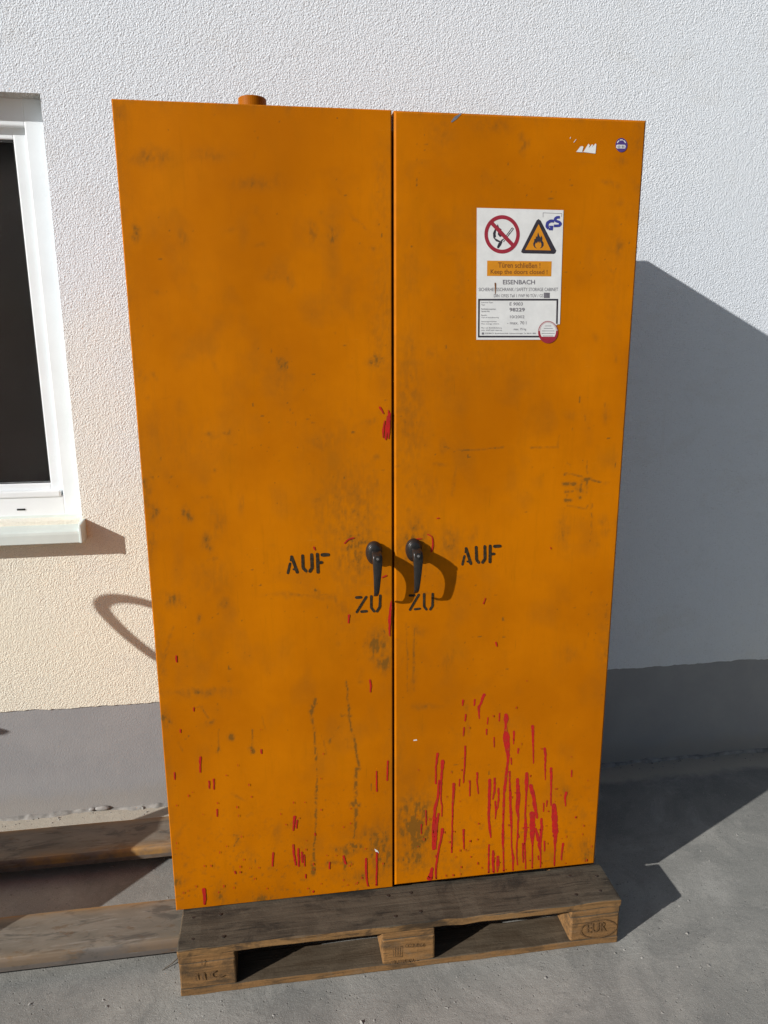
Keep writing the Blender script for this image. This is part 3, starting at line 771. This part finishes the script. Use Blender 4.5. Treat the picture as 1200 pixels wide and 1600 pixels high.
# red paint drips: (crop, scale, [(x, y, width) ...])
cA = crop(740, 1080, 5.1625); cB = crop(640, 1080, 5.1615); cL = crop(180, 1060, 2.6087); c1 = crop(180, 700, 2.6087); c4 = crop(170, 320, 2.6087)
DR = [(cA, 5.16, door_r, [
 [(85,30,25),(70,55,25),(60,100,18),(40,130,22),(45,220,10)],[(10,70,18),(5,115,12)],
 [(262,195,35),(262,220,44),(258,270,18),(260,310,30),(262,370,62),(270,440,45),(278,530,26),(278,560,20),(270,620,22),(258,720,26),(245,830,22),(242,930,20),(238,1050,16),(236,1160,26),(236,1240,20),(240,1300,14),(243,1480,16)],
 [(290,650,18),(290,740,14),(296,830,24),(295,910,20),(300,970,26),(305,1100,16),(305,1250,12),(318,1340,22),(316,1460,12)],
 [(325,325,18),(322,425,10)],[(360,465,16),(358,500,12)],
 [(354,712,26),(354,760,30),(362,850,42),(352,950,36),(360,1010,18),(355,1150,14),(347,1270,14),(352,1400,12)],
 [(475,285,28),(478,340,20),(482,580,10)],[(574,465,26),(578,510,20),(577,715,9)],[(624,625,26),(626,680,22),(624,800,14),(622,920,12)],
 [(648,920,35),(652,1000,48),(658,1110,58),(658,1180,30),(655,1280,14),(650,1425,14)],
 [(428,665,30),(428,740,32),(425,830,16),(415,1000,16),(420,1120,30),(412,1230,16),(420,1440,12)],
 [(460,765,35),(485,860,30),(492,930,34),(510,1020,22)],[(470,990,45),(475,1060,50),(472,1160,40),(475,1240,14),(472,1440,12)],
 [(545,1030,18),(548,1100,28),(540,1180,26),(530,1240,36),(540,1300,16),(540,1440,12)],[(500,1110,20),(520,1200,30)],
 [(130,715,25),(128,780,28),(125,860,24),(122,950,26),(122,1050,18),(128,1100,26),(138,1180,10)],[(170,705,20),(168,800,18),(155,870,14)],[(200,785,16),(200,880,18),(192,950,10)],
 [(172,890,14),(182,960,18),(174,1030,8)],[(122,1240,14),(122,1340,14),(120,1480,18)],[(158,1290,18),(156,1370,26),(160,1470,16)],[(195,1335,22),(195,1400,28),(190,1460,12)],
 [(745,820,24),(738,860,18),(740,925,10)],[(722,1230,20),(712,1290,14),(708,1360,10)],[(790,640,14),(790,690,10)],[(570,1210,14),(572,1290,10)],[(28,660,16),(28,740,14),(38,825,10)],
 [(115,215,12),(110,265,8)],[(105,310,14),(103,350,10)],[(208,180,14),(206,240,10)],[(165,375,12),(166,450,8)],[(565,905,12),(562,970,8)],[(590,885,12),(588,930,8)],[(395,1230,14),(398,1380,10)],[(302,540,12),(303,590,8)],[(440,1100,10),(405,1100,12)],[(355,1140,10),(365,1180,8)],[(520,1330,14),(522,1360,9)]]),
 (cB, 5.16, door_r, [
 [(225,505,22),(212,600,14),(210,745,16)],[(265,565,30),(260,640,22),(252,760,16),(250,870,12),(262,930,12),(258,1010,8)],[(235,720,16),(230,840,20),(205,940,24),(195,1060,30),(190,1180,24),(188,1275,18)],
 [(232,990,18),(215,1100,24),(205,1270,16)],[(264,1115,26),(250,1200,18),(225,1320,20),(210,1440,16),(212,1540,18)],[(180,1430,20),(165,1500,42),(155,1548,36)],
 [(355,750,26),(352,820,24),(346,950,14),(342,1100,12),(338,1300,14)],[(448,445,16),(443,600,14),(433,740,9)],[(485,725,14),(485,845,9)],[(434,1120,20),(436,1270,10)],[(402,710,10),(400,765,8)],[(430,75,18),(425,115,10)],[(452,190,14),(446,240,10)],[(437,295,14),(434,360,10)],[(132,965,12),(132,1080,8)],[(95,1075,10),(92,1150,8)]]),
 (cL, 2.609, door_l, [
 [(346,322,10),(346,382,6)],[(241,385,7),(242,412,5)],[(382,420,7),(383,448,5)],[(401,412,8),(402,452,5)],[(415,535,7),(415,562,5)],[(595,292,8),(596,306,6)],[(265,210,6),(266,220,5)],[(320,120,6),(320,133,4)],
 [(1038,8,8),(1042,30,8),(1040,55,5)],[(1110,338,7),(1108,415,7)],[(1065,380,6),(1066,460,6)],[(643,712,9),(641,765,6)],[(725,680,9),(728,720,9),(735,760,7)],[(745,695,7),(748,765,9)],[(760,710,8),(762,750,6)],[(770,720,6),(772,765,5)],
 [(730,565,12),(725,620,6)],[(740,580,9),(738,610,6)],[(1022,735,9),(1022,790,11),(1026,830,7),(1032,862,6)],[(1066,710,8),(1064,862,8)],[(360,862,17),(364,890,14),(364,938,7)],[(873,750,6),(873,776,6)],[(930,725,9),(938,755,9)],[(776,800,6),(777,814,5)],[(487,787,7),(489,796,5)],[(807,868,8),(806,882,6)],[(814,632,7),(815,640,5)]]),
 (c1, 2.609, door_l, [[(1126,625,4),(1122,650,11),(1118,700,12),(1118,765,6)],[(952,682,9),(950,712,6)],[(248,848,7),(250,872,6)],[(935,388,6),(950,372,6),(972,366,5)],[(1088,528,5),(1105,520,7)],[(810,405,8),(813,415,6)]]),
 (c4, 2.609, door_l, [[(1146,850,7),(1143,905,11),(1140,952,6)],[(1136,862,6),(1132,910,13),(1128,956,8)],[(1124,880,4),(1119,915,8),(1117,948,5)],[(1104,826,9),(1112,838,7),(1118,850,4)],[(1140,838,4),(1141,870,9),(1138,925,12)]]),
 (c3, 3.0, door_r, [[(205,705,6),(225,715,5),(230,750,8),(222,785,9)],[(130,728,4),(175,725,4)],[(525,1212,8),(529,1228,7)],[(780,766,5),(782,772,5)],[(475,1005,5),(465,1030,4)],[(248,630,5),(258,628,4)]]),
]
rr = random.Random(3); k = 0; specks = {door_l.name: [], door_r.name: []}; dobj = {door_l.name: door_l, door_r.name: door_r}
for c, sc, par, lst in DR:
    for pts in lst:
        k += 1
        q = resample([c(a, b)+(max(wd*.9, 8*sc/5.16)/sc,) for a, b, wd in pts], 2.0)
        q[:, 0] += (fbm(q[:, 1]/5, q[:, 1]*0+k, 7)-.5)*1.0
        q[:, 1] = np.minimum(q[:, 1], 1424-(q[:, 0]-273)*.1108-5-q[:, 2]*.4)
        q[:, 2] *= .72+.56*fbm(q[:, 1]/3.0, q[:, 1]*0+k*3.1, 17)
        pl = stroke(q[:, :2], q[:, 2], 5, .22, rr); y = -.00045-.00001*k
        if np.ptp(q[:, 1])+np.ptp(q[:, 0]) > 9: multi('paint_drip', [(pl, y)], M_RED, par)
        else: specks[par.name].append((pl, y))
# scattered tiny red flecks near the drips
for i in range(150):
    if rr.random() < .6: u, v, par = rr.uniform(650, 925), 1385-abs(rr.gauss(0, 110)), door_r
    else: u, v, par = rr.uniform(275, 605), 1400-abs(rr.gauss(0, 110)), door_l
    vmax = (1424-(u-273)*.1108)-4; v = min(v, vmax-3); h = rr.uniform(.6, 3.0); wd = rr.uniform(.8, 1.7)
    specks[par.name].append((stroke(np.array([(u, v-h), (u+rr.uniform(-.4, .4), v)]), [wd, wd*.7], 4), -.00180-.000004*i))
for nme, g in specks.items(): tag(multi('paint_specks', g, M_RED, dobj[nme]), kind='stuff')
multi('paint_chip', [([[(646,1156),(651,1155.2),(652,1157),(646,1157.6)]], -.0005)], M_WHITEPRINT, door_r)
multi('paint_chip', [([[(585,1326),(590,1329),(592,1333),(587,1331)]], -.0005)], M_WHITEPRINT, door_l)
multi('blue_scuff', [(stroke(np.array([(706,190),(712,184),(721,177)]), [2.5,5,1.5], 4), -.0005)], M_BLUESCR, door_r)

# ---------------------------------------------------------------- stickers
cK = crop(730, 310, 6.6647)
def K(pts): return [cK(a, b) for a, b in pts]
def ell(cx, cy, rx, ry, n=48): return [(cx+rx*math.cos(2*math.pi*i/n), cy+ry*math.sin(2*math.pi*i/n)) for i in range(n)]
def annulus(cx, cy, rx, ry, tx, ty, n=56):
    o = ell(cx, cy, rx, ry, n); i_ = ell(cx, cy, rx-tx, ry-ty, n)
    return [[o[k], o[(k+1) % n], i_[(k+1) % n], i_[k]] for k in range(n)]
def crr(polys): return [K(p) for p in polys]
def line(p, wd): return stroke([cK(*a) for a in p], [wd/6.66]*len(p), 3)
lab = multi('warning_label', [(crr([[(100,98),(1003,122),(965,1310),(938,1312),(800,1471),(95,1472)]]), -.0009)], M_WHITEPRINT, cab)
lab['label'] = 'white safety label with fire symbols and printed text'
Y = lambda k: -.0010-.00010*k
# prohibition symbol
multi('prohibition_ring', [(crr(annulus(363, 374, 184, 200, 36, 40)), Y(3)), ([stroke([cK(252, 252), cK(478, 490)], [40/6.66]*2, 1)[0]], Y(3.4))], M_REDPRINT, lab)
fl = [[(318,270),(352,312),(352,352),(330,330),(300,322),(292,350),(296,392),(276,400),(282,420),(316,436),(340,450),(352,440),(332,410),(318,380),(350,392),(352,372),(330,352)]]
multi('struck_flame', [(crr([[(318,268),(333,305),(357,320),(352,372),(368,352),(360,395),(340,402),(318,375),(322,340),(302,330),(296,372),(300,402),(284,410),(322,432),(352,448),(346,462),(300,446),(272,410),(268,362),(286,322),(300,300)]]), Y(1)),
     ([stroke([cK(322,508), cK(338,478), cK(356,452)], [24/6.66, 34/6.66, 22/6.66], 4)[i] for i in range(4)], Y(1.5))], M_BLACKPRINT, lab)
acc = []
for a, b in (((366,440),(466,308)), ((378,452),(482,316)), ((470,306),(482,318)), ((352,440),(372,425)), ((412,408),(444,360))): acc.append((line([a, b], 7), Y(1.6+.2*len(acc))))
multi('matchstick', acc, M_BLACKPRINT, lab)
# warning triangle
multi('triangle_border', [(crr([[(742,214),(766,232),(928,545),(918,570),(902,578),(582,572),(562,560),(566,540),(722,230)]]), Y(1))], M_BLACKPRINT, lab)
multi('triangle_field', [(crr([[(744,268),(872,542),(604,536)]]), Y(2))], M_ORPRINT, lab)
multi('flame_symbol', [(crr([[(738,352),(752,392),(764,408),(770,384),(784,412),(782,440),(796,462),(796,492),(780,512),(756,522),(772,500),(772,472),(756,446),(750,470),(738,446),(724,470),(716,458),(704,486),(712,508),(728,522),(704,514),(690,494),(686,470),(698,446),(698,424),(712,420),(716,392),(728,402),(732,376)]]), Y(3))], M_BLACKPRINT, lab)
# blue certification mark
sG = resample([cK(a, b)+(31/6.66,) for a, b in [(905,236),(866,234),(836,254),(828,290),(846,314)]], 1.0)
sS = resample([cK(a, b)+(27/6.66,) for a, b in [(964,196),(934,196),(914,212),(920,234),(960,246),(974,264),(958,284),(902,286)]], 1.0)
multi('certification_mark', [(stroke(sG[:, :2], sG[:, 2], 1), Y(4)), (stroke(sS[:, :2], sS[:, 2], 1), Y(4.4)), (crr([[(846,284),(897,284),(890,332),(846,330),(850,306),(866,306)]]), Y(4.8))], M_BLUEPRINT, lab)
acc = []
for a, b in (((790,150),(985,158)), ((790,150),(790,195)), ((985,158),(983,190))): acc.append((line([a, b], 4), Y(1+.1*len(acc))))
multi('print_rule', acc, M_GREYPRINT, lab)
# notice band
multi('notice_band', [(crr([[(208,648),(880,655),(875,812),(206,808)]]), Y(1))], M_ORPRINT, lab)
acc = []
text_on(acc, 'Türen schließen !', cK, 322, 666, 762, 722, .012, .012); text_on(acc, 'Keep the doors closed !', cK, 244, 738, 836, 800, .008, .012)
multi('notice_lettering', [(acc, Y(2))], M_BROWNPRINT, lab)
acc = []; text_on(acc, 'EISENBACH', cK, 372, 848, 706, 896, .0, .018); multi('maker_name', [(acc, Y(1))], M_GREYPRINT, lab)
acc = []; text_on(acc, 'SICHERHEITSSCHRANK / SAFETY STORAGE CABINET', cK, 120, 930, 946, 966, .0, .004)
text_on(acc, 'DIN 12925 Teil 1 FWF 90 TÜV / GS', cK, 278, 990, 792, 1030, .0, .004); multi('small_print', [(acc, Y(1))], M_GREYPRINT, lab)
multi('print_square', [(crr([[(798,982),(860,982),(860,1038),(798,1038)]]), Y(1))], M_GREYPRINT, lab)
# data plate
fr = [(112,1046,950,1046),(112,1446,760,1446)]
multi('data_frame', [(crr([[(114,1046),(948,1046),(948,1064),(114,1064)], [(114,1064),(132,1064),(128,1430),(112,1430)], [(930,1064),(948,1064),(942,1306),(925,1306)], [(112,1430),(760,1430),(760,1448),(112,1448)]]), Y(1))], M_BLACKPRINT, lab)
acc = []
for i, (s, wd) in enumerate([('Schrank-Type', 122), ('Type', 40), ('Fabrikationsnummer', 152), ('Serial-No', 88), ('Baujahr', 62), ('Year of manufacturing', 182), ('Nutzungsvolumen', 160), ('Max. storage volume', 186), ('Max. zul. Bodenbelastung', 214), ('max. shelf load capacity', 216)]):
    b = 1094+(i//2)*66+(i % 2)*24
    text_free(acc, s, cK, 146, b, wd, 17)
text_free(acc, '▮', cK, 150, 1416, 22, 26) if False else acc.append(K([(152,1396),(176,1396),(176,1418),(152,1418)]))
text_free(acc, 'EISENBACH  Brandschutztechnik  Laboreinrichtungen  Tel. 06039 / 4800', cK, 186, 1416, 530, 18)
multi('data_captions', [(acc, Y(1))], M_GREYPRINT, lab)
acc = []
text_free(acc, 'E 9003', cK, 440, 1116, 138, 34, bold=.004, shear=.1); text_free(acc, '98229', cK, 440, 1178, 160, 38, bold=.02)
text_free(acc, '10/2002', cK, 446, 1248, 150, 30); text_free(acc, '- max. 70 l', cK, 416, 1312, 200, 32); text_free(acc, 'max. 75 kg', cK, 484, 1380, 130, 30)
multi('data_entries', [(acc, Y(1.5))], M_GREYPRINT, lab)
multi('label_stain', [(stroke([cK(292,885), cK(295,950), cK(292,995)], [2.4, 1.6, .8], 4), Y(6))], M_BROWNPRINT, lab)
# round inspection seal overlapping the corner
seal = multi('inspection_seal', [(crr([ell(842, 1392, 104, 116)]), Y(2))], M_REDPRINT, cab)
seal['label'] = 'small round red and white inspection seal'
wh = [p for p in ell(842, 1386, 78, 86) if p[1] < 1440]
multi('seal_face', [(crr([ell(842, 1386, 82, 92)]), Y(2.6))], M_WHITEPRINT, seal)
multi('seal_band', [(crr([[(772,1440),(912,1440),(898,1466),(870,1478),(842,1482),(812,1478),(784,1466)]]), Y(3.2))], M_REDPRINT, seal)
acc = []
for i, (a, wd) in enumerate(((812, 62), (800, 90), (780, 128), (776, 134), (790, 104))): acc.append((line([(a, 1328+i*26), (a+wd, 1328+i*26)], 5), Y(3.4+.1*i)))
multi('seal_lines', acc, M_GREYPRINT, seal)
acc = []
for i in range(26):
    a = math.pi*(.05+.9*i/25)+math.pi
    acc.append((line([(842+86*math.cos(a), 1392+96*math.sin(a)), (842+97*math.cos(a), 1392+108*math.sin(a))], 6), Y(3.4+.05*i)))
multi('seal_rim_marks', acc, M_WHITEPRINT, seal)
# violet round sticker, torn white sticker
cV = crop(950, 210, 30.0)
vio = multi('round_sticker', [([[cV(*p) for p in ell(630, 500, 275, 330)]], -.0009)], M_PURPLE, cab)
vio['label'] = 'small round violet sticker with white strip'
multi('sticker_strip', [([[cV(*p) for p in [(395,500),(450,480),(800,490),(825,560),(800,660),(430,655),(385,620)]]], Y(1))], M_WHITEPRINT, vio)
acc = []; text_on(acc, '00 80', cV, 440, 515, 780, 640, 0, .02)
multi('sticker_digits', [(acc, Y(2))], M_GREYPRINT, vio)
acc = []
for a0, a1 in ((205, 235), (250, 285), (300, 335)):
    pts = [(630+205*math.cos(math.radians(a)), 490+235*math.sin(math.radians(a))) for a in np.linspace(a0, a1, 6)]
    acc.append((stroke([cV(*p) for p in pts], [1.4]*6, 2), Y(1+.1*len(acc))))
multi('sticker_rim_text', acc, M_WHITEPRINT, vio)
cT = crop(860, 180, 7.5)
torn = multi('torn_sticker', [([[cT(*p) for p in pl] for pl in ([(302,430),(350,368),(375,362),(388,372),(372,425),(362,434)], [(385,432),(445,335),(462,350),(450,385),(490,340),(500,352),(484,378),(530,330),(538,345),(528,450)], [(362,434),(372,425),(385,432)])], -.0008),
     (stroke([cT(275,318), cT(302,280)], [.9, .6], 2), -.0009), (stroke([cT(232,272), cT(236,255)], [1.2, .6], 2), -.00095)], M_WHITEPRINT, cab)
torn['label'] = 'torn remnant of a white sticker'

# ---------------------------------------------------------------- stamps on the pallet blocks
yP = PY-.0022
blocks = [o for o in pal.children if o.name.startswith('block') and abs(o.location.y+pal.location.y-(PY+.05)) < .02]
blocks.sort(key=lambda o: o.location.x)
def stamp(groups, block, lbl):
    o = multi('burnt_stamp', groups, M_STAMP, pal); o['label'] = lbl
cP1 = crop(280, 1480, 12); cP2 = crop(590, 1450, 12); cP3 = crop(880, 1410, 12)
g = []
for pts, wd in (([(310,530),(325,615)], 38), ([(305,495),(320,494)], 18), ([(440,520),(455,610)], 46), ([(415,488),(445,490)], 20), ([(665,452),(600,480),(585,520),(610,565),(690,572),(770,560),(825,530)], 34), ([(425,250),(430,355)], 24)):
    q = resample([cP1(a, b)+(wd/12,) for a, b in pts], .8); g.append((stroke(q[:, :2], q[:, 2]*np.linspace(1, .6, len(q)), 3), yP-.00005*len(g)))
stamp(g, blocks[0], 'faded burnt letters on the end block')
g = []
for pts, wd in (([(295,360),(300,545)], 12), ([(425,340),(425,545)], 12), ([(295,360),(425,345)], 10), ([(295,545),(425,540)], 10), ([(335,380),(338,520)], 16), ([(380,375),(382,520)], 16)):
    g.append((stroke([cP2(*p) for p in pts], [wd/12]*2, 2), yP-.00005*len(g)))
acc = []; text_on(acc, 'C2-066', cP2, 515, 300, 850, 375, -.06, .02); text_on(acc, '210561-', cP2, 245, 615, 715, 680, -.09, .02)
g.append((acc, yP-.0005)); stamp(g, blocks[1], 'burnt rectangle and number stamp on the middle block')
g = []
oval = [(650+330*math.cos(a), 500+165*math.sin(a)-.12*330*math.cos(a)) for a in np.linspace(.25, 2*math.pi-.15, 40)]
q = resample([cP3(a, b)+(1.5,) for a, b in oval], 1.0); g.append((stroke(q[:, :2], q[:, 2]*(.4+fbm(q[:, 0]/3, q[:, 1]/3, 3)), 2), yP))
acc = []; text_on(acc, 'EUR', cP3, 440, 400, 790, 580, -.11, .0); g.append((acc, yP-.0003))
stamp(g, blocks[2], 'burnt oval stamp reading EUR')

# ================================================================ pallet truck
JX = -1.02
jack = empty('pallet_truck', (JX, .253, 0), 'hand pallet truck with worn grey and ochre forks pushed into the pallet', 'pallet truck')
def fork(y0):
    zt, zb, wd = .0815, .040, .163
    prof = smooth_pts([(0, zb), (0, zb+.018), (.001, zt-.010), (.010, zt), (wd-.010, zt), (wd-.001, zt-.010), (wd, zb+.018), (wd, zb)], 2)
    inner = [(wd-.005, zb), (wd-.006, zt-.012), (.006, zt-.012), (.005, zb)]
    loop = [tuple(p) for p in prof]+inner
    xs = np.linspace(-1.10, .24, 60)
    V = []; F = []; A = []; n = len(loop)
    for i, x in enumerate(xs):
        taper = 1.0 if x < .10 else 1-.45*((x-.10)/.14)**2
        for (yy, z) in loop:
            jit = (float(vnoise(x*9, yy*20+y0*50, 4))-.5)*.0016
            V.append((x, y0+wd/2+(yy-wd/2)*taper, (z if x < .1 else zb+(z-zb)*(1-.5*(x-.1)/.14))+(jit if z > zt-.008 else 0)))
            dist = min(yy, wd-yy); e = math.exp(-max(0, dist-.004)/.012) if z > zb+.012 else .15
            if yy < wd/2: e *= (1.0 if y0 > .2 else .25)
            A.append(e)
    for i in range(len(xs)-1):
        for k in range(n): F.append((i*n+k, i*n+(k+1) % n, (i+1)*n+(k+1) % n, (i+1)*n+k))
    F.append(tuple(range(n))[::-1]); F.append(tuple(range((len(xs)-1)*n, len(xs)*n)))
    o = pydata('fork', V, F, M_FORK, jack)
    bm = bmesh.new(); bm.from_mesh(o.data); bmesh.ops.recalc_face_normals(bm, faces=bm.faces); bm.to_mesh(o.data); bm.free()
    at = o.data.attributes.new('edge', 'FLOAT', 'POINT'); at.data.foreach_set('value', np.array(A))
    return o
fork(-.026); fork(.371)
# unseen housing, raked to cast the shade on the forks; low bridge, stub axles
prof = [(-.586, .083), (-1.075, .58), (-1.13, .58), (-1.22, .52), (-1.50, .515), (-1.50, .10), (-1.0, .083)]
V = [(x, y, z) for y in (-.03, .10) for (x, z) in prof]; n = len(prof)
F = [(i, (i+1) % n, n+(i+1) % n, n+i) for i in range(n)]+[tuple(range(n))[::-1], tuple(range(n, 2*n))]
o = pydata('shadow_housing', V, F, M_JACK, jack)
bm = bmesh.new(); bm.from_mesh(o.data); bmesh.ops.recalc_face_normals(bm, faces=bm.faces); bm.to_mesh(o.data); bm.free()
box('fork_bridge', (-1.53, -.02, .075), (-1.20, .53, .14), M_JACK, jack, .008)
for yy in (.17, .33):
    bm = bmesh.new(); add_tube(bm, [(-1.22, yy-.026, .1), (-1.22, yy-.022, .1), (-1.22, yy+.022, .1), (-1.22, yy+.026, .1)], [.088, .1, .1, .088], 28)
    bmobj('steer_wheel', bm, M_RUBBER, jack)
bm = bmesh.new(); add_tube(bm, [(-.955, .25, .10), (-.965, .25, .70), (-.998, .25, 1.03)], [.024, .020, .018], 14)
bmobj('tiller', bm, M_JACK, jack)
half = [(0, 1.235), (.05, 1.222), (.088, 1.192), (.108, 1.150), (.092, 1.112), (.055, 1.062), (0, 1.020)]
lp = half+[(-a, b) for a, b in half[-2:0:-1]]
lp = smooth_pts([(-1.0, .25+a, b) for a, b in lp], 2, closed=True)
bm = bmesh.new(); add_tube(bm, lp, .0130, 12, closed=True); bmobj('loop_handle', bm, M_RUBBER, jack, smooth=True)
bm = bmesh.new(); add_tube(bm, [(-1.50, .40, .12), (-1.50, .40, .62), (-1.46, .40, .665), (-1.30, .40, .668), (-1.268, .40, .664)], [.012, .012, .012, .012, .003], 10)
bmobj('shadow_rod', bm, M_STEEL, jack)  # unseen rod, added to cast a small shadow on the plinth
bm = bmesh.new(); add_tube(bm, [(-1.0, .25, 1.12), (-1.0, .25, 1.215)], .006, 8); bmobj('release_lever', bm, M_STEEL, jack)

# ================================================================ small things on the ground
a = onz(253, 1517); b = onz(279, 1501)
bm = bmesh.new(); add_tube(bm, [(a[0], a[1], .0015), ((a[0]+b[0])/2+.004, (a[1]+b[1])/2, .006), (b[0], b[1], .010)], [.0008, .0016, .0022], 7)
tag(bmobj('dry_stalk', bm, M_TWIG), 'thin dry stalk lying on concrete beside the left pallet block', 'twig')
# grit
V = []; F = []
def add_grit(x, y, r):
    s = len(V); q = [(-1, -1, 0), (1, -.8, 0), (.9, 1, 0), (-.9, .9, 0), (-.5, -.5, 1), (.5, -.4, .9), (.4, .5, 1.1), (-.4, .5, .8)]
    a = rng.random()*6.28; ca, sa = math.cos(a), math.sin(a); k = rng.uniform(.5, 1.2, 3)
    for (px_, py_, pz_) in q:
        j = rng.uniform(.75, 1.25); xx, yy = px_*k[0]*j, py_*k[1]*j
        V.append((x+r*(xx*ca-yy*sa), y+r*(xx*sa+yy*ca), max(-.0005, r*pz_*.8*k[2]*j-.0004)))
    for f in ((0, 1, 5, 4), (1, 2, 6, 5), (2, 3, 7, 6), (3, 0, 4, 7), (4, 5, 6, 7)): F.append(tuple(s+i for i in f))
n = 0
while n < 900:
    x, y = rng.uniform(-1.2, 2.6), rng.uniform(-.75, .70)
    if vnoise(np.array(x*3), np.array(y*3), 8) < .35+.3*rng.random(): continue
    add_grit(x, y, float(np.exp(rng.normal(-6.5, .45)))); n += 1
for i in range(420): add_grit(rng.uniform(-1.0, 2.4), D-.004-abs(rng.normal(0, .025)), float(np.exp(rng.normal(-6.2, .5))))
for i in range(260): add_grit(rng.uniform(-1.0, 2.4), rng.uniform(-.7, .5), float(rng.uniform(.0022, .0042)))
tag(pydata('grit', V, F, M_CRUMB), 'loose grit and crumbs scattered over the concrete', 'grit', kind='stuff')
